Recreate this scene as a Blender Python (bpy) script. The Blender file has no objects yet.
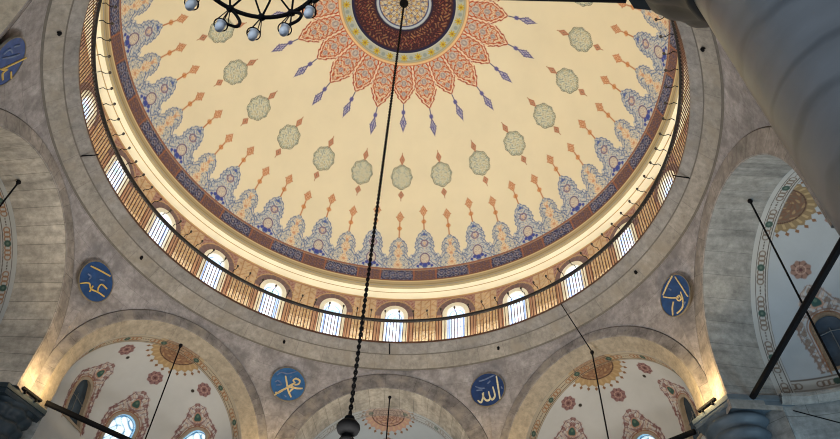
import bpy, math, random
import numpy as np
from mathutils import Vector, Matrix
random.seed(5); rng = np.random.default_rng(7)
D = bpy.data; SC = bpy.context.scene; COL = SC.collection
PI = math.pi; rad = math.radians

# ------------------------------------------------------------------ helpers
def lin(c):
    c = np.asarray(c, float) / 255.0
    return np.where(c <= .04045, c / 12.92, ((c + .055) / 1.055) ** 2.4)
def L4(c): return tuple(lin(c)) + (1.0,)

def link(name, me, mat=None, parent=None, smooth=False):
    o = D.objects.new(name, me); COL.objects.link(o)
    if mat is not None: me.materials.append(mat)
    if parent is not None: o.parent = parent
    if smooth and len(me.polygons): me.polygons.foreach_set('use_smooth', [True] * len(me.polygons))
    return o

def tag(o, label, cat, group=None, kind=None):
    o['label'] = label; o['category'] = cat
    if group: o['group'] = group
    if kind: o['kind'] = kind
    return o
def empty(name, loc=(0, 0, 0), rz=0.0):
    o = D.objects.new(name, None); COL.objects.link(o); o.location = loc; o.rotation_euler = (0, 0, rz)
    o.empty_display_size = .1; return o
def dup(root, loc=None, rz=None):
    r = root.copy(); COL.objects.link(r)
    if loc is not None: r.location = loc
    if rz is not None: r.rotation_euler = (0, 0, rz)
    for ch in list(root.children):
        c = ch.copy(); COL.objects.link(c); c.parent = r
        for g in list(ch.children):
            d = g.copy(); COL.objects.link(d); d.parent = c
    return r

class MB:
    """collects verts, faces and uvs of one mesh"""
    def __init__(s): s.v = []; s.f = []; s.uv = []
    def add(s, vs, fs, uvs=None):
        b = len(s.v); s.v += [tuple(map(float, p)) for p in vs]
        s.f += [tuple(b + i for i in f) for f in fs]
        s.uv += list(uvs) if uvs is not None else [(p[0], p[2]) for p in vs]
    def box(s, c, d, M=None):
        x, y, z = [k / 2 for k in d]
        P = [Vector((i, j, k)) for i in (-x, x) for j in (-y, y) for k in (-z, z)]
        if M is not None: P = [M @ p for p in P]
        P = [p + Vector(c) for p in P]
        s.add(P, [(0, 1, 3, 2), (4, 6, 7, 5), (0, 4, 5, 1), (2, 3, 7, 6), (0, 2, 6, 4), (1, 5, 7, 3)])
    def tube(s, pts, r, n=8, cap=True, closed=False):
        pts = [Vector(p) for p in pts]; m = len(pts); rs = r if hasattr(r, '__len__') else [r] * m
        vs = []; up = Vector((0, 0, 1)); prevx = None
        for i, p in enumerate(pts):
            if closed: t = pts[(i + 1) % m] - pts[i - 1]
            else: t = pts[min(i + 1, m - 1)] - pts[max(i - 1, 0)]
            t.normalize()
            x = prevx if prevx is not None else (up.cross(t) if abs(t.z) < .95 else Vector((1, 0, 0)).cross(t))
            x = (x - t * x.dot(t)).normalized(); prevx = x; y = t.cross(x)
            for k in range(n):
                a = 2 * PI * k / n; vs.append(p + (x * math.cos(a) + y * math.sin(a)) * rs[i])
        fs = []
        for i in range(m if closed else m - 1):
            j = (i + 1) % m
            for k in range(n):
                l = (k + 1) % n; fs.append((i * n + k, i * n + l, j * n + l, j * n + k))
        if cap and not closed: fs += [tuple(range(n))[::-1], tuple((m - 1) * n + k for k in range(n))]
        s.add(vs, fs)
    def lathe(s, prof, n=32, c=(0, 0, 0), a0=0.0, a1=2 * PI, vscale=1.0):
        full = abs(a1 - a0 - 2 * PI) < 1e-6; cols = n if full else n + 1
        vs = []; uv = []; ln = 0
        for i, (r, z) in enumerate(prof):
            if i: ln += math.hypot(r - prof[i - 1][0], z - prof[i - 1][1])
            for k in range(cols):
                a = a0 + (a1 - a0) * k / n
                vs.append((c[0] + r * math.cos(a), c[1] + r * math.sin(a), c[2] + z)); uv.append((a * max(p[0] for p in prof), ln))
        fs = []
        for i in range(len(prof) - 1):
            for k in range(n):
                l = (k + 1) % cols; fs.append((i * cols + k, i * cols + l, (i + 1) * cols + l, (i + 1) * cols + k))
        s.add(vs, fs, uv)
    def ball(s, c, r, n=10, m=7, sc=(1, 1, 1)):
        prof = [(r * math.sin(PI * i / m), -r * math.cos(PI * i / m)) for i in range(m + 1)]
        b = len(s.v); s.lathe(prof, n)
        for i in range(b, len(s.v)):
            p = s.v[i]; s.v[i] = (c[0] + p[0] * sc[0], c[1] + p[1] * sc[1], c[2] + p[2] * sc[2])
    def build(s, name, mat=None, parent=None, smooth=False):
        me = D.meshes.new(name); me.from_pydata(s.v, [], s.f); me.update()
        u = me.uv_layers.new(name='UVMap'); li = np.zeros(len(me.loops), np.int32); me.loops.foreach_get('vertex_index', li)
        u.data.foreach_set('uv', np.asarray(s.uv, np.float32)[li].ravel())
        return link(name, me, mat, parent, smooth)

def grid(name, Pn, mat, parent=None, uv=None, col=None, keep=None, flip=False, smooth=True):
    """fast mesh from an (R,C,3) array; keep masks faces (R-1,C-1)"""
    R, C = Pn.shape[:2]
    idx = np.arange(R * C).reshape(R, C)
    q = np.stack([idx[:-1, :-1], idx[:-1, 1:], idx[1:, 1:], idx[1:, :-1]], -1)
    if flip: q = q[..., ::-1]
    q = q.reshape(-1, 4) if keep is None else q[keep]
    me = D.meshes.new(name); me.vertices.add(R * C); me.vertices.foreach_set('co', Pn.astype(np.float32).ravel())
    n = len(q); me.loops.add(4 * n); me.loops.foreach_set('vertex_index', q.astype(np.int32).ravel())
    me.polygons.add(n); me.polygons.foreach_set('loop_start', np.arange(0, 4 * n, 4, dtype=np.int32))
    me.update(calc_edges=True); me.validate()
    if uv is not None:
        u = me.uv_layers.new(name='UVMap'); u.data.foreach_set('uv', uv.reshape(-1, 2)[q.ravel()].astype(np.float32).ravel())
    if col is not None:
        a = me.color_attributes.new('Paint', 'FLOAT_COLOR', 'POINT')
        c4 = np.ones((R * C, 4), np.float32); c4[:, :3] = lin(np.clip(col, 0, 255)).reshape(-1, 3)
        a.data.foreach_set('color', c4.ravel())
    if smooth: me.polygons.foreach_set('use_smooth', np.ones(len(me.polygons), bool))
    return link(name, me, mat, parent)

# ------------------------------------------------------------------ materials
def newmat(name):
    m = D.materials.new(name); m.use_nodes = True; nt = m.node_tree; nt.nodes.clear()
    out = nt.nodes.new('ShaderNodeOutputMaterial'); b = nt.nodes.new('ShaderNodeBsdfPrincipled')
    nt.links.new(b.outputs[0], out.inputs[0]); return m, nt, b
def plain(name, c, rough=.6, metal=0.0, var=.12, scale=12.0, spec=.4):
    m, nt, b = newmat(name); n = nt.nodes.new('ShaderNodeTexNoise'); n.inputs['Scale'].default_value = scale; n.inputs['Detail'].default_value = 4
    tc = nt.nodes.new('ShaderNodeTexCoord'); nt.links.new(tc.outputs['Object'], n.inputs['Vector'])
    r = nt.nodes.new('ShaderNodeValToRGB'); k = lin(c)
    r.color_ramp.elements[0].position = .3; r.color_ramp.elements[1].position = .7
    r.color_ramp.elements[0].color = tuple(k * (1 - var)) + (1,); r.color_ramp.elements[1].color = tuple(np.minimum(1, k * (1 + var))) + (1,)
    nt.links.new(n.outputs['Fac'], r.inputs[0]); nt.links.new(r.outputs[0], b.inputs['Base Color'])
    b.inputs['Roughness'].default_value = rough; b.inputs['Metallic'].default_value = metal; b.inputs['Specular IOR Level'].default_value = spec
    return m
def painted(name, rough=.75, grime=.10, scale=1.3):
    """colours held in the mesh's own paint pattern, with slight plaster mottling"""
    m, nt, b = newmat(name); a = nt.nodes.new('ShaderNodeAttribute'); a.attribute_name = 'Paint'
    tc = nt.nodes.new('ShaderNodeTexCoord'); n = nt.nodes.new('ShaderNodeTexNoise'); n.inputs['Scale'].default_value = scale
    n.inputs['Detail'].default_value = 6; n.inputs['Roughness'].default_value = .6; nt.links.new(tc.outputs['Object'], n.inputs['Vector'])
    mr = nt.nodes.new('ShaderNodeMapRange'); mr.inputs['From Min'].default_value = .3; mr.inputs['From Max'].default_value = .7
    mr.inputs['To Min'].default_value = 1 - grime; mr.inputs['To Max'].default_value = 1 + grime * .4
    nt.links.new(n.outputs['Fac'], mr.inputs['Value'])
    mx = nt.nodes.new('ShaderNodeMix'); mx.data_type = 'RGBA'; mx.blend_type = 'MULTIPLY'; mx.inputs['Factor'].default_value = 1
    nt.links.new(a.outputs['Color'], mx.inputs['A']); nt.links.new(mr.outputs[0], mx.inputs['B'])
    nt.links.new(mx.outputs['Result'], b.inputs['Base Color']); b.inputs['Roughness'].default_value = rough; b.inputs['Specular IOR Level'].default_value = .25
    return m
def stone(name, c1, c2, mortar, bw=.8, bh=.35, ms=.012, stain=.25, streak=None, bump=.15, tint=None, rough=.85, off=.5, stainsc=1.1):
    m, nt, b = newmat(name); N = nt.nodes.new; Lk = nt.links.new
    uv = N('ShaderNodeUVMap'); uv.uv_map = 'UVMap'
    br = N('ShaderNodeTexBrick'); Lk(uv.outputs[0], br.inputs['Vector'])
    br.inputs['Scale'].default_value = 1; br.inputs['Brick Width'].default_value = bw; br.inputs['Row Height'].default_value = bh
    br.inputs['Mortar Size'].default_value = ms; br.inputs['Mortar Smooth'].default_value = .3; br.offset = off
    br.inputs['Color1'].default_value = L4(c1); br.inputs['Color2'].default_value = L4(c2); br.inputs['Mortar'].default_value = L4(mortar)
    tc = N('ShaderNodeTexCoord'); n = N('ShaderNodeTexNoise'); n.inputs['Scale'].default_value = stainsc; n.inputs['Detail'].default_value = 8
    n.inputs['Roughness'].default_value = .65; Lk(tc.outputs['Object'], n.inputs['Vector'])
    mr = N('ShaderNodeMapRange'); mr.inputs['From Min'].default_value = .32; mr.inputs['From Max'].default_value = .68
    mr.inputs['To Min'].default_value = 1 - stain; mr.inputs['To Max'].default_value = 1 + stain * .5; Lk(n.outputs['Fac'], mr.inputs['Value'])
    mx = N('ShaderNodeMix'); mx.data_type = 'RGBA'; mx.blend_type = 'MULTIPLY'; mx.inputs['Factor'].default_value = 1
    Lk(br.outputs['Color'], mx.inputs['A']); Lk(mr.outputs[0], mx.inputs['B']); last = mx.outputs['Result']
    nf = N('ShaderNodeTexNoise'); nf.inputs['Scale'].default_value = 7.5; nf.inputs['Detail'].default_value = 6; nf.inputs['Roughness'].default_value = .7; Lk(tc.outputs['Object'], nf.inputs['Vector'])
    mf = N('ShaderNodeMapRange'); mf.inputs['From Min'].default_value = .3; mf.inputs['From Max'].default_value = .7; mf.inputs['To Min'].default_value = .70; mf.inputs['To Max'].default_value = 1.24; Lk(nf.outputs['Fac'], mf.inputs['Value'])
    xf = N('ShaderNodeMix'); xf.data_type = 'RGBA'; xf.blend_type = 'MULTIPLY'; xf.inputs['Factor'].default_value = 1; Lk(last, xf.inputs['A']); Lk(mf.outputs[0], xf.inputs['B']); last = xf.outputs['Result']
    if tint is not None:      # patches of a second colour in the stone
        n2 = N('ShaderNodeTexNoise'); n2.inputs['Scale'].default_value = 2.3; n2.inputs['Detail'].default_value = 5; Lk(tc.outputs['Object'], n2.inputs['Vector'])
        m2 = N('ShaderNodeMapRange'); m2.inputs['From Min'].default_value = .5; m2.inputs['From Max'].default_value = .68; m2.inputs['To Max'].default_value = .7
        Lk(n2.outputs['Fac'], m2.inputs['Value']); x2 = N('ShaderNodeMix'); x2.data_type = 'RGBA'
        Lk(m2.outputs[0], x2.inputs['Factor']); Lk(last, x2.inputs['A']); x2.inputs['B'].default_value = L4(tint); last = x2.outputs['Result']
    if streak is not None:    # veins drawn out along the second uv axis
        mp = N('ShaderNodeMapping'); mp.inputs['Scale'].default_value = streak; Lk(uv.outputs[0], mp.inputs['Vector'])
        n3 = N('ShaderNodeTexNoise'); n3.inputs['Scale'].default_value = 1; n3.inputs['Detail'].default_value = 5; n3.inputs['Distortion'].default_value = .4; Lk(mp.outputs[0], n3.inputs['Vector'])
        m3 = N('ShaderNodeMapRange'); m3.inputs['From Min'].default_value = .36; m3.inputs['From Max'].default_value = .6; m3.inputs['To Min'].default_value = .76; m3.inputs['To Max'].default_value = 1.08
        Lk(n3.outputs['Fac'], m3.inputs['Value']); x3 = N('ShaderNodeMix'); x3.data_type = 'RGBA'; x3.blend_type = 'MULTIPLY'; x3.inputs['Factor'].default_value = 1
        Lk(last, x3.inputs['A']); Lk(m3.outputs[0], x3.inputs['B']); last = x3.outputs['Result']
    Lk(last, b.inputs['Base Color']); b.inputs['Roughness'].default_value = rough; b.inputs['Specular IOR Level'].default_value = .25
    bp = N('ShaderNodeBump'); bp.inputs['Strength'].default_value = bump; bp.inputs['Distance'].default_value = .03
    nb = N('ShaderNodeTexNoise'); nb.inputs['Scale'].default_value = 14; nb.inputs['Detail'].default_value = 5; Lk(tc.outputs['Object'], nb.inputs['Vector'])
    Lk(nb.outputs['Fac'], bp.inputs['Height']); Lk(bp.outputs[0], b.inputs['Normal'])
    return m
def marble(name, base, vein, rough=.35):
    m, nt, b = newmat(name); N = nt.nodes.new; Lk = nt.links.new
    tc = N('ShaderNodeTexCoord'); mp = N('ShaderNodeMapping'); mp.inputs['Rotation'].default_value = (.5, .55, .3); mp.inputs['Scale'].default_value = (.9, .9, 1.6); Lk(tc.outputs['Object'], mp.inputs['Vector'])
    w = N('ShaderNodeTexWave'); w.inputs['Scale'].default_value = .5; w.inputs['Distortion'].default_value = 9; w.inputs['Detail'].default_value = 5; w.inputs['Detail Scale'].default_value = .8; Lk(mp.outputs[0], w.inputs['Vector'])
    r = N('ShaderNodeValToRGB'); e = r.color_ramp.elements; e[0].position = .0; e[0].color = L4(vein); e[1].position = .16; e[1].color = L4(base)
    x = e.new(.05); x.color = L4([.55 * a + .45 * c for a, c in zip(vein, base)]); Lk(w.outputs['Fac'], r.inputs[0])
    n = N('ShaderNodeTexNoise'); n.inputs['Scale'].default_value = 2.2; n.inputs['Detail'].default_value = 8; Lk(mp.outputs[0], n.inputs['Vector'])
    mr = N('ShaderNodeMapRange'); mr.inputs['From Min'].default_value = .3; mr.inputs['From Max'].default_value = .7; mr.inputs['To Min'].default_value = .8; mr.inputs['To Max'].default_value = 1.08; Lk(n.outputs['Fac'], mr.inputs['Value'])
    mx = N('ShaderNodeMix'); mx.data_type = 'RGBA'; mx.blend_type = 'MULTIPLY'; mx.inputs['Factor'].default_value = 1
    Lk(r.outputs[0], mx.inputs['A']); Lk(mr.outputs[0], mx.inputs['B']); Lk(mx.outputs['Result'], b.inputs['Base Color']); b.inputs['Roughness'].default_value = rough
    return m
def lit_glass(name, strength):
    """daylit stained glass: gives off the daylight behind it, coloured by its own pattern"""
    m, nt, b = newmat(name); a = nt.nodes.new('ShaderNodeAttribute'); a.attribute_name = 'Paint'
    nt.links.new(a.outputs['Color'], b.inputs['Emission Color']); b.inputs['Emission Strength'].default_value = strength
    nt.links.new(a.outputs['Color'], b.inputs['Base Color']); b.inputs['Roughness'].default_value = .2
    return m

M_PAINT = painted('painted_plaster_dome', grime=.06, scale=.7)
M_NICHE = painted('painted_plaster_niche', grime=.10, scale=1.1)
M_DRUM = painted('painted_plaster_drum', grime=.15, scale=3)
M_STONE = stone('pendentive_stone', (157, 151, 150), (147, 141, 140), (131, 126, 125), bw=.95, bh=.42, ms=.005, stain=.36, tint=(114, 109, 109), stainsc=1.5)
M_RING = stone('ring_stone', (144, 139, 134), (136, 131, 127), (120, 115, 111), bw=.85, bh=3.0, ms=.006, stain=.26, off=0, tint=(132, 124, 114))
M_RING2 = stone('ring_stone_tan', (151, 144, 135), (144, 138, 130), (124, 118, 112), bw=.75, bh=3.0, ms=.006, stain=.24, off=0, tint=(140, 131, 118))
M_VOUS = stone('voussoir_stone', (137, 131, 128), (121, 115, 114), (106, 100, 98), bw=.42, bh=3.0, ms=.007, stain=.45, off=0, stainsc=3.2, tint=(156, 147, 135))
M_VOUL = stone('voussoir_pale_stone', (156, 147, 140), (140, 133, 127), (120, 113, 108), bw=.40, bh=3.0, ms=.008, stain=.4, off=0, stainsc=2.4, tint=(128, 121, 116))
M_SOFF = stone('soffit_marble', (158, 155, 148), (144, 142, 137), (122, 120, 116), bw=.5, bh=5, ms=.006, stain=.22, off=0, streak=(5, .8, 1), rough=.6)
M_SOFL = stone('soffit_tan_blocks', (184, 174, 160), (172, 164, 152), (138, 131, 120), bw=.42, bh=5, ms=.008, stain=.25, off=0, streak=(4, .9, 1))
M_SOFC = stone('soffit_plaster', (158, 147, 130), (152, 142, 126), (136, 127, 112), bw=1.4, bh=5, ms=.004, stain=.14, off=0)
M_WALL = stone('lower_wall_marble', (150, 152, 150), (140, 143, 142), (110, 112, 110), bw=1.3, bh=.9, ms=.008, stain=.2, streak=(1.2, 5, 1), rough=.5)
M_CORN = plain('cornice_cream', (240, 230, 202), .7, var=.05, scale=2)
M_CORNL = plain('cornice_line', (176, 146, 92), .7, var=.08, scale=2)
M_OLIVE = plain('cornice_olive', (172, 156, 118), .7, var=.06, scale=2)
M_IRON = plain('black_iron', (14, 14, 16), .8, .0, spec=.15)
M_RAIL = plain('black_handrail', (22, 18, 17), .5, .2)
M_BAL = plain('brown_painted_baluster', (82, 52, 40), .5, .1, var=.25, scale=5)
M_BULB = plain('grey_glass_bulb', (64, 58, 52), .25)
M_GLASSF = plain('window_frame_cream', (246, 240, 220), .7, var=.06)
M_NFRAME = plain('niche_window_frame', (152, 140, 126), .7, var=.1)
M_MFRAME = plain('ornate_frame_brown', (128, 108, 88), .7, var=.2, scale=20)
M_COLM = marble('column_marble', (106, 110, 114), (88, 92, 96))
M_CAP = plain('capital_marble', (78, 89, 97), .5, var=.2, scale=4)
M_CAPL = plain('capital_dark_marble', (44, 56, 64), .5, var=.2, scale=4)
M_CAPD = plain('capital_shaded_bronze', (16, 27, 33), .5, var=.2, scale=4)  # near capital: bronze green, darkened further to carry the shade on its underside
M_ABAC = plain('abacus_marble', (96, 106, 112), .5, var=.15, scale=4)
M_BLUE = plain('roundel_blue', (26, 66, 116), .6, var=.25, scale=6)
M_BLUE3 = plain('roundel_steel_blue', (42, 92, 142), .6, var=.25, scale=6)
M_BLUE4 = plain('roundel_navy', (18, 50, 98), .6, var=.25, scale=6)
M_BLUE2 = plain('roundel_violet_blue', (52, 76, 128), .6, var=.25, scale=6)
M_GOLD = plain('gold_leaf', (214, 190, 138), .45, .1, var=.15)
M_GOLDY = plain('gold_leaf_deep', (204, 172, 92), .45, .1, var=.15)
M_PALEG = plain('gold_leaf_pale', (208, 198, 164), .5, .05, var=.15)
M_DIMG = plain('dim_ornament_lettering', (92, 108, 140), .6, var=.3, scale=9)
M_RIM = plain('roundel_rim', (112, 104, 90), .6, var=.2)
M_CARPET = plain('carpet_grey_blue', (104, 100, 104), .95, var=.2, scale=2)
M_JOINT = plain('grey_joint', (104, 98, 91), .9)
M_PEND = plain('dark_joint', (84, 78, 74), .9)
M_LAMPGLASS = None
def glass(name, c):
    m, nt, b = newmat(name); b.inputs['Base Color'].default_value = L4(c); b.inputs['Roughness'].default_value = .12
    b.inputs['Transmission Weight'].default_value = .25; b.inputs['IOR'].default_value = 1.3; return m
M_LAMPGLASS = glass('lamp_glass', (232, 240, 250))
M_LIT = lit_glass('daylit_stained_glass', 1.25)
M_LITN = lit_glass('daylit_niche_glass', .95)
M_BARS = plain('grey_glazing_bar', (98, 102, 104), .6)
M_DARKGL = plain('dark_shuttered_glass', (52, 66, 80), .25, var=.3, scale=3)

# ------------------------------------------------------------------ paint helpers (all work on arrays)
def sm(d, w): return np.clip(.5 - d / w, 0, 1)           # 1 inside (d<0), soft over w
def mix(C, m, c): C += m[..., None] * (np.asarray(c, float) - C)
def band(x, a, b, w): return sm(a - x, w) * sm(x - b, w)
def loz(u, v, a, b): return (np.abs(u) / a + np.abs(v) / b - 1) * np.minimum(a, b) * .7
def fil(u, v, k, ph=0.0):                                  # scrolling filigree line field in -1..1
    return np.sin(k * u + 1.7 * np.sin(.8 * k * v + ph)) * np.cos(k * v * .9 + 1.5 * np.sin(.7 * k * u - ph))
def wrapd(a, p, o=0.0): return (a - o + p / 2) % p - p / 2

# ------------------------------------------------------------------ the dome
RD, ZD = 7.19, 14.56
KD = RD * PI / 180
def paint_dome(th, ph):
    """th: angle from the crown, ph: bearing from the axis, degrees"""
    s15 = wrapd(ph, 15.0); sn = np.sin(np.radians(th)); W = KD * sn
    C = np.zeros(th.shape + (3,)); C[:] = (230, 218, 186)
    X = th * KD * np.sin(np.radians(ph)); Y = th * KD * np.cos(np.radians(ph)); R_ = th * KD
    # crown disc with many coloured filigree
    inn = sm(th - 6.8, .15)
    mix(C, inn, (200, 190, 160))
    f = fil(X, Y, 26); g = fil(X + .3, Y - .2, 31, 1.1); a24 = np.radians(wrapd(ph, 30))
    pa = np.radians(ph); f = np.cos(12 * pa) * np.sin(th * 3.1) + .5 * np.sin(24 * pa + th * 2); g = np.cos(12 * pa + PI) * np.cos(th * 2.6)
    mix(C, inn * sm(np.abs(f) - .22, .25) * .85, (78, 92, 132)); mix(C, inn * sm(.55 - g, .25) * .9, (184, 140, 66)); mix(C, inn * sm(np.abs(g) - .1, .15) * .6, (110, 66, 58))
    for r0, n, c in ((2.2, 8, (196, 150, 60)), (4.3, 12, (206, 196, 170))):
        d = np.hypot((th - r0), wrapd(ph, 360 / n) * sn * 57.3 * 1.0 / 1.0)
        mix(C, inn * sm(d - .75, .3), c); mix(C, inn * sm(d - .3, .3), (120, 70, 50))
    mix(C, sm(th - 1.0, .2), (50, 50, 60))
    mix(C, band(th, 6.15, 6.75, .15), (176, 186, 196)); mix(C, band(th, 5.9, 6.15, .1), (60, 66, 110))
    # dark inscription ring
    rg = band(th, 6.8, 12.9, .12); mix(C, rg, (52, 28, 34))
    f = fil(R_ * 1.0, np.radians(ph) * 1.25, 36, .6); g = fil(R_ + .4, np.radians(ph) * 1.25, 29, 2.)
    rim = band(th, 7.5, 12.0, .5)
    mix(C, rg * rim * sm(.35 - f, .3) * .7, (138, 68, 52)); mix(C, rg * rim * sm(.55 - g, .25) * .7, (170, 134, 84)); mix(C, rg * rim * sm(.6 + f, .3) * .6, (96, 40, 44))
    mix(C, band(th, 6.8, 7.2, .12), (30, 30, 58)); mix(C, band(th, 12.3, 12.9, .12), (30, 30, 62))
    # pale ring with yellow flowers
    mix(C, band(th, 12.9, 15.5, .1), (172, 176, 162)); mix(C, band(th, 12.9, 13.15, .1), (196, 196, 178))
    t = (th - 14.2); u = s15 * sn * 1.0
    d = np.hypot(t, u * 1.0); an = np.arctan2(t, u)
    mix(C, sm(d - (.75 + .25 * np.cos(8 * an)), .25), (192, 166, 44)); mix(C, sm(d - .25, .2), (150, 110, 50))
    u2 = wrapd(ph, 15, 7.5) * sn; mix(C, sm(np.hypot(t, u2) - .5, .2) * .7, (130, 142, 140))
    mix(C, band(th, 14.9, 15.2, .1) * .5, (140, 130, 90))
    mix(C, band(th, 15.5, 16.3, .1), (226, 190, 140)); mix(C, band(th, 16.1, 16.4, .12), (186, 110, 66)); mix(C, band(th, 15.4, 15.55, .1), (176, 140, 80))
    # red and orange petals
    k = np.round(ph / 15.0).astype(int); odd = (k % 2) == 1
    tip = np.where(odd, 27.9, 26.2); x = np.abs(s15) / 7.5
    t = np.clip((tip - th) / (tip - 16.2), 0, 1.2)
    wv = np.interp(t, [0, .04, .12, .22, .3, .38, .5, 1.2], [0, .12, .42, .62, .80, 1.05, 1.2, 1.3])
    dd = (x - wv - .035 * np.sin(t * 50)) * 7.5 * W
    pt = sm(dd, .035) * sm(16.3 - th, .1) * sm(th - tip, .1)
    mix(C, pt, (224, 196, 160))
    u = s15 * W; v = (th - 16.2) * KD
    au = np.abs(u); f = fil(au, v, 21, .4); g = fil(au, v + .3, 30, 1.3)
    mix(C, pt * sm(np.abs(f) - .17, .18), (178, 74, 40)); mix(C, pt * sm(np.abs(g) - .08, .14) * .65, (150, 104, 100)); mix(C, pt * sm(.62 - f, .2) * .75, (176, 176, 176))
    for r0, rr in ((17.9, .16), (20.8, .13), (23.6, .10)):
        d = np.hypot(u, (th - r0) * KD); an = np.arctan2(u, th - r0)
        mix(C, pt * sm(d - rr * .8, .05) * .7, (186, 184, 178)); mix(C, pt * sm(np.abs(d - rr) - .012, .025) * .6, (196, 104, 70)); mix(C, pt * sm(np.abs(d - rr * .45 - .01 * np.cos(6 * an)) - .016, .03) * .7, (126, 122, 132))
    ub = wrapd(ph, 15, 7.5) * W
    for r0, rr in ((19.0, .13), (21.7, .09)):
        d = np.hypot(ub, (th - r0) * KD); mix(C, pt * sm(d - rr * .7, .05) * .6, (190, 186, 180)); mix(C, pt * sm(np.abs(d - rr) - .012, .025) * .5, (186, 106, 76))
    mix(C, pt * sm(np.abs(dd + .025) - .016, .02), (150, 62, 44)); mix(C, pt * sm(np.abs(dd + .075) - .016, .02) * .9, (236, 214, 182)); mix(C, pt * sm(np.abs(dd + .12) - .014, .02) * .9, (180, 76, 40))
    # blue pendants below the petals
    q = tip
    blue = (92, 88, 142)
    mix(C, sm(np.abs(u) - .014, .02) * band(th, q, q + 3, .1), (70, 66, 96))
    mix(C, sm(np.maximum(np.abs(u), np.abs((th - q - 2.2) * KD)) - .058, .02), (128, 124, 160)); mix(C, sm(loz(u, (th - q - 2.2) * KD, .06, .12), .02) * .9, blue)
    dl = loz(u, (th - q - 5.0) * KD, .095 + .014 * np.cos(th * 9), .26); mix(C, sm(dl, .02), (186, 180, 190)); mix(C, sm(np.abs(dl) - .012, .016), (84, 80, 128)); mix(C, sm(np.abs(dl + .05) - .012, .016), (84, 82, 140))
    mix(C, sm(.45 + fil(u, th * KD, 46), .4) * sm(dl, .03) * .7, (84, 82, 140))
    # sage green medallions with rust finials
    v = (th - 45.7) * KD; rr = np.hypot(u / .345, v / .41); an = np.arctan2(v, u)
    lim = 1 + .045 * np.cos(8 * an); dm = (rr - lim) * .38
    gm = sm(dm, .02); mix(C, gm, (211, 208, 182)); f = fil(u, v, 44); g = fil(u, v, 30, 1.)
    mix(C, gm * sm(np.abs(f) - .13, .18) * .5, (108, 124, 112)); mix(C, gm * sm(.55 - g, .25) * .7, (190, 176, 140)); mix(C, gm * sm(.6 + g, .25) * .5, (110, 128, 134))
    mix(C, gm * sm(np.abs(dm + .05) - .009, .016) * .7, (98, 108, 94)); mix(C, sm(np.abs(dm + .006) - .009, .014), (92, 88, 70))
    for t0, hh, ww in ((41.0, .16, .075), (50.5, .125, .085)):
        d = loz(u, (th - t0) * KD, ww, hh); mix(C, sm(d, .02), (190, 140, 110)); mix(C, sm(np.abs(d) - .010, .016), (168, 104, 74)); mix(C, sm(d + .045, .02), (120, 92, 80))
    mix(C, sm(np.abs(u) - .012, .02) * (band(th, 39.1, 40, .1) + band(th, 51.4, 52.2, .1)) * .8, (160, 100, 64))
    # arabesque border of tall and short ogee cartouches
    us = wrapd(ph, 7.5, 3.75) * W; vs_ = (th - 66.2) * KD; fl = sm(66.6 + 14 * np.abs(us) - th, .1) * sm(th - 71.0, .05)
    mix(C, fl, (206, 204, 194)); mix(C, fl * sm(np.abs(fil(np.abs(us), vs_, 26, 1.)) - .15, .18) * .8, (122, 138, 164))
    for per, off, apex, tall in ((15.0, 7.5, 59.9, True), (15.0, 0.0, 62.0, False)):
        du = wrapd(ph, per, off); u = du * W; t = (th - apex) / (71.0 - apex); tc = np.clip(t, -.2, 1.1)
        Wm = .46 if tall else .44
        wv = np.interp(tc, [-.2, 0, .05, .12, .22, .34, .46, .54, .66, .8, 1.1], [-.2, 0, .13, .38, .56, .66, .70, .62, .88, 1.06, 1.1]) * Wm
        d = np.abs(u) - wv - .012 * np.sin(tc * 60); inside = sm(d, .025) * sm(-t, .03) * sm(th - 71.0, .05)
        v = (th - apex) * KD
        mix(C, inside, (196, 197, 192) if tall else (203, 199, 184))
        au = np.abs(u); f = fil(au, v, 22, .5); g = fil(au, v, 34, 2.)
        mix(C, inside * sm(np.abs(f) - .14, .16) * .95, (92, 108, 142)); mix(C, inside * sm(np.abs(g) - .09, .14) * .6, (128, 142, 166)); mix(C, inside * sm(.62 - g, .2) * .7, (214, 196, 160))
        mix(C, inside * sm(np.abs(d + .10) - .012, .022) * .7, (96, 114, 156)); mix(C, inside * sm(np.abs(d + .014) - .011, .016), (88, 104, 146))
        if tall:
            for r0, ra in ((68.2, .15),):
                dc = np.hypot(u, (th - r0) * KD * .8) - ra
                mix(C, sm(dc, .02) * .8, (214, 202, 180)); mix(C, sm(np.abs(dc) - .014, .02), (92, 70, 108)); mix(C, sm(np.abs(fil(u, v, 48)) - .2, .2) * sm(dc + .03, .02) * .6, (160, 130, 120))
            dc = np.hypot(u, (th - 63.9) * KD) - .11; mix(C, sm(np.abs(dc) - .018, .025) * .9, (116, 84, 110)); mix(C, sm(dc + .05, .03), (206, 176, 150))
            for ux, tx, ra in ((0, 70.0, .085), (-.13, 69.7, .06), (.13, 69.7, .06), (-.23, 70.2, .05), (.23, 70.2, .05)):
                mix(C, sm(np.hypot(u - ux, (th - tx) * KD) - ra * .9, .025), (62, 74, 150))
            mix(C, sm(np.hypot(u, (th - 61.4) * KD) - .05, .02), (80, 100, 160))
        else:
            core = sm(np.abs(u) - .09 - .05 * np.sin(v * 14), .03) * band(th, 63.4, 70.8, .2)
            mix(C, core, (220, 202, 170)); mix(C, core * sm(np.abs(fil(u, v, 36, 1.)) - .2, .2) * .7, (204, 150, 108))
            for r0 in (64.6, 67.3, 69.8): mix(C, sm(np.hypot(u, (th - r0) * KD) - .045, .02) * .8, (194, 136, 104))
        # rust finial on a stalk
        a0 = apex - 4.9 if tall else apex - 5.4
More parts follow.
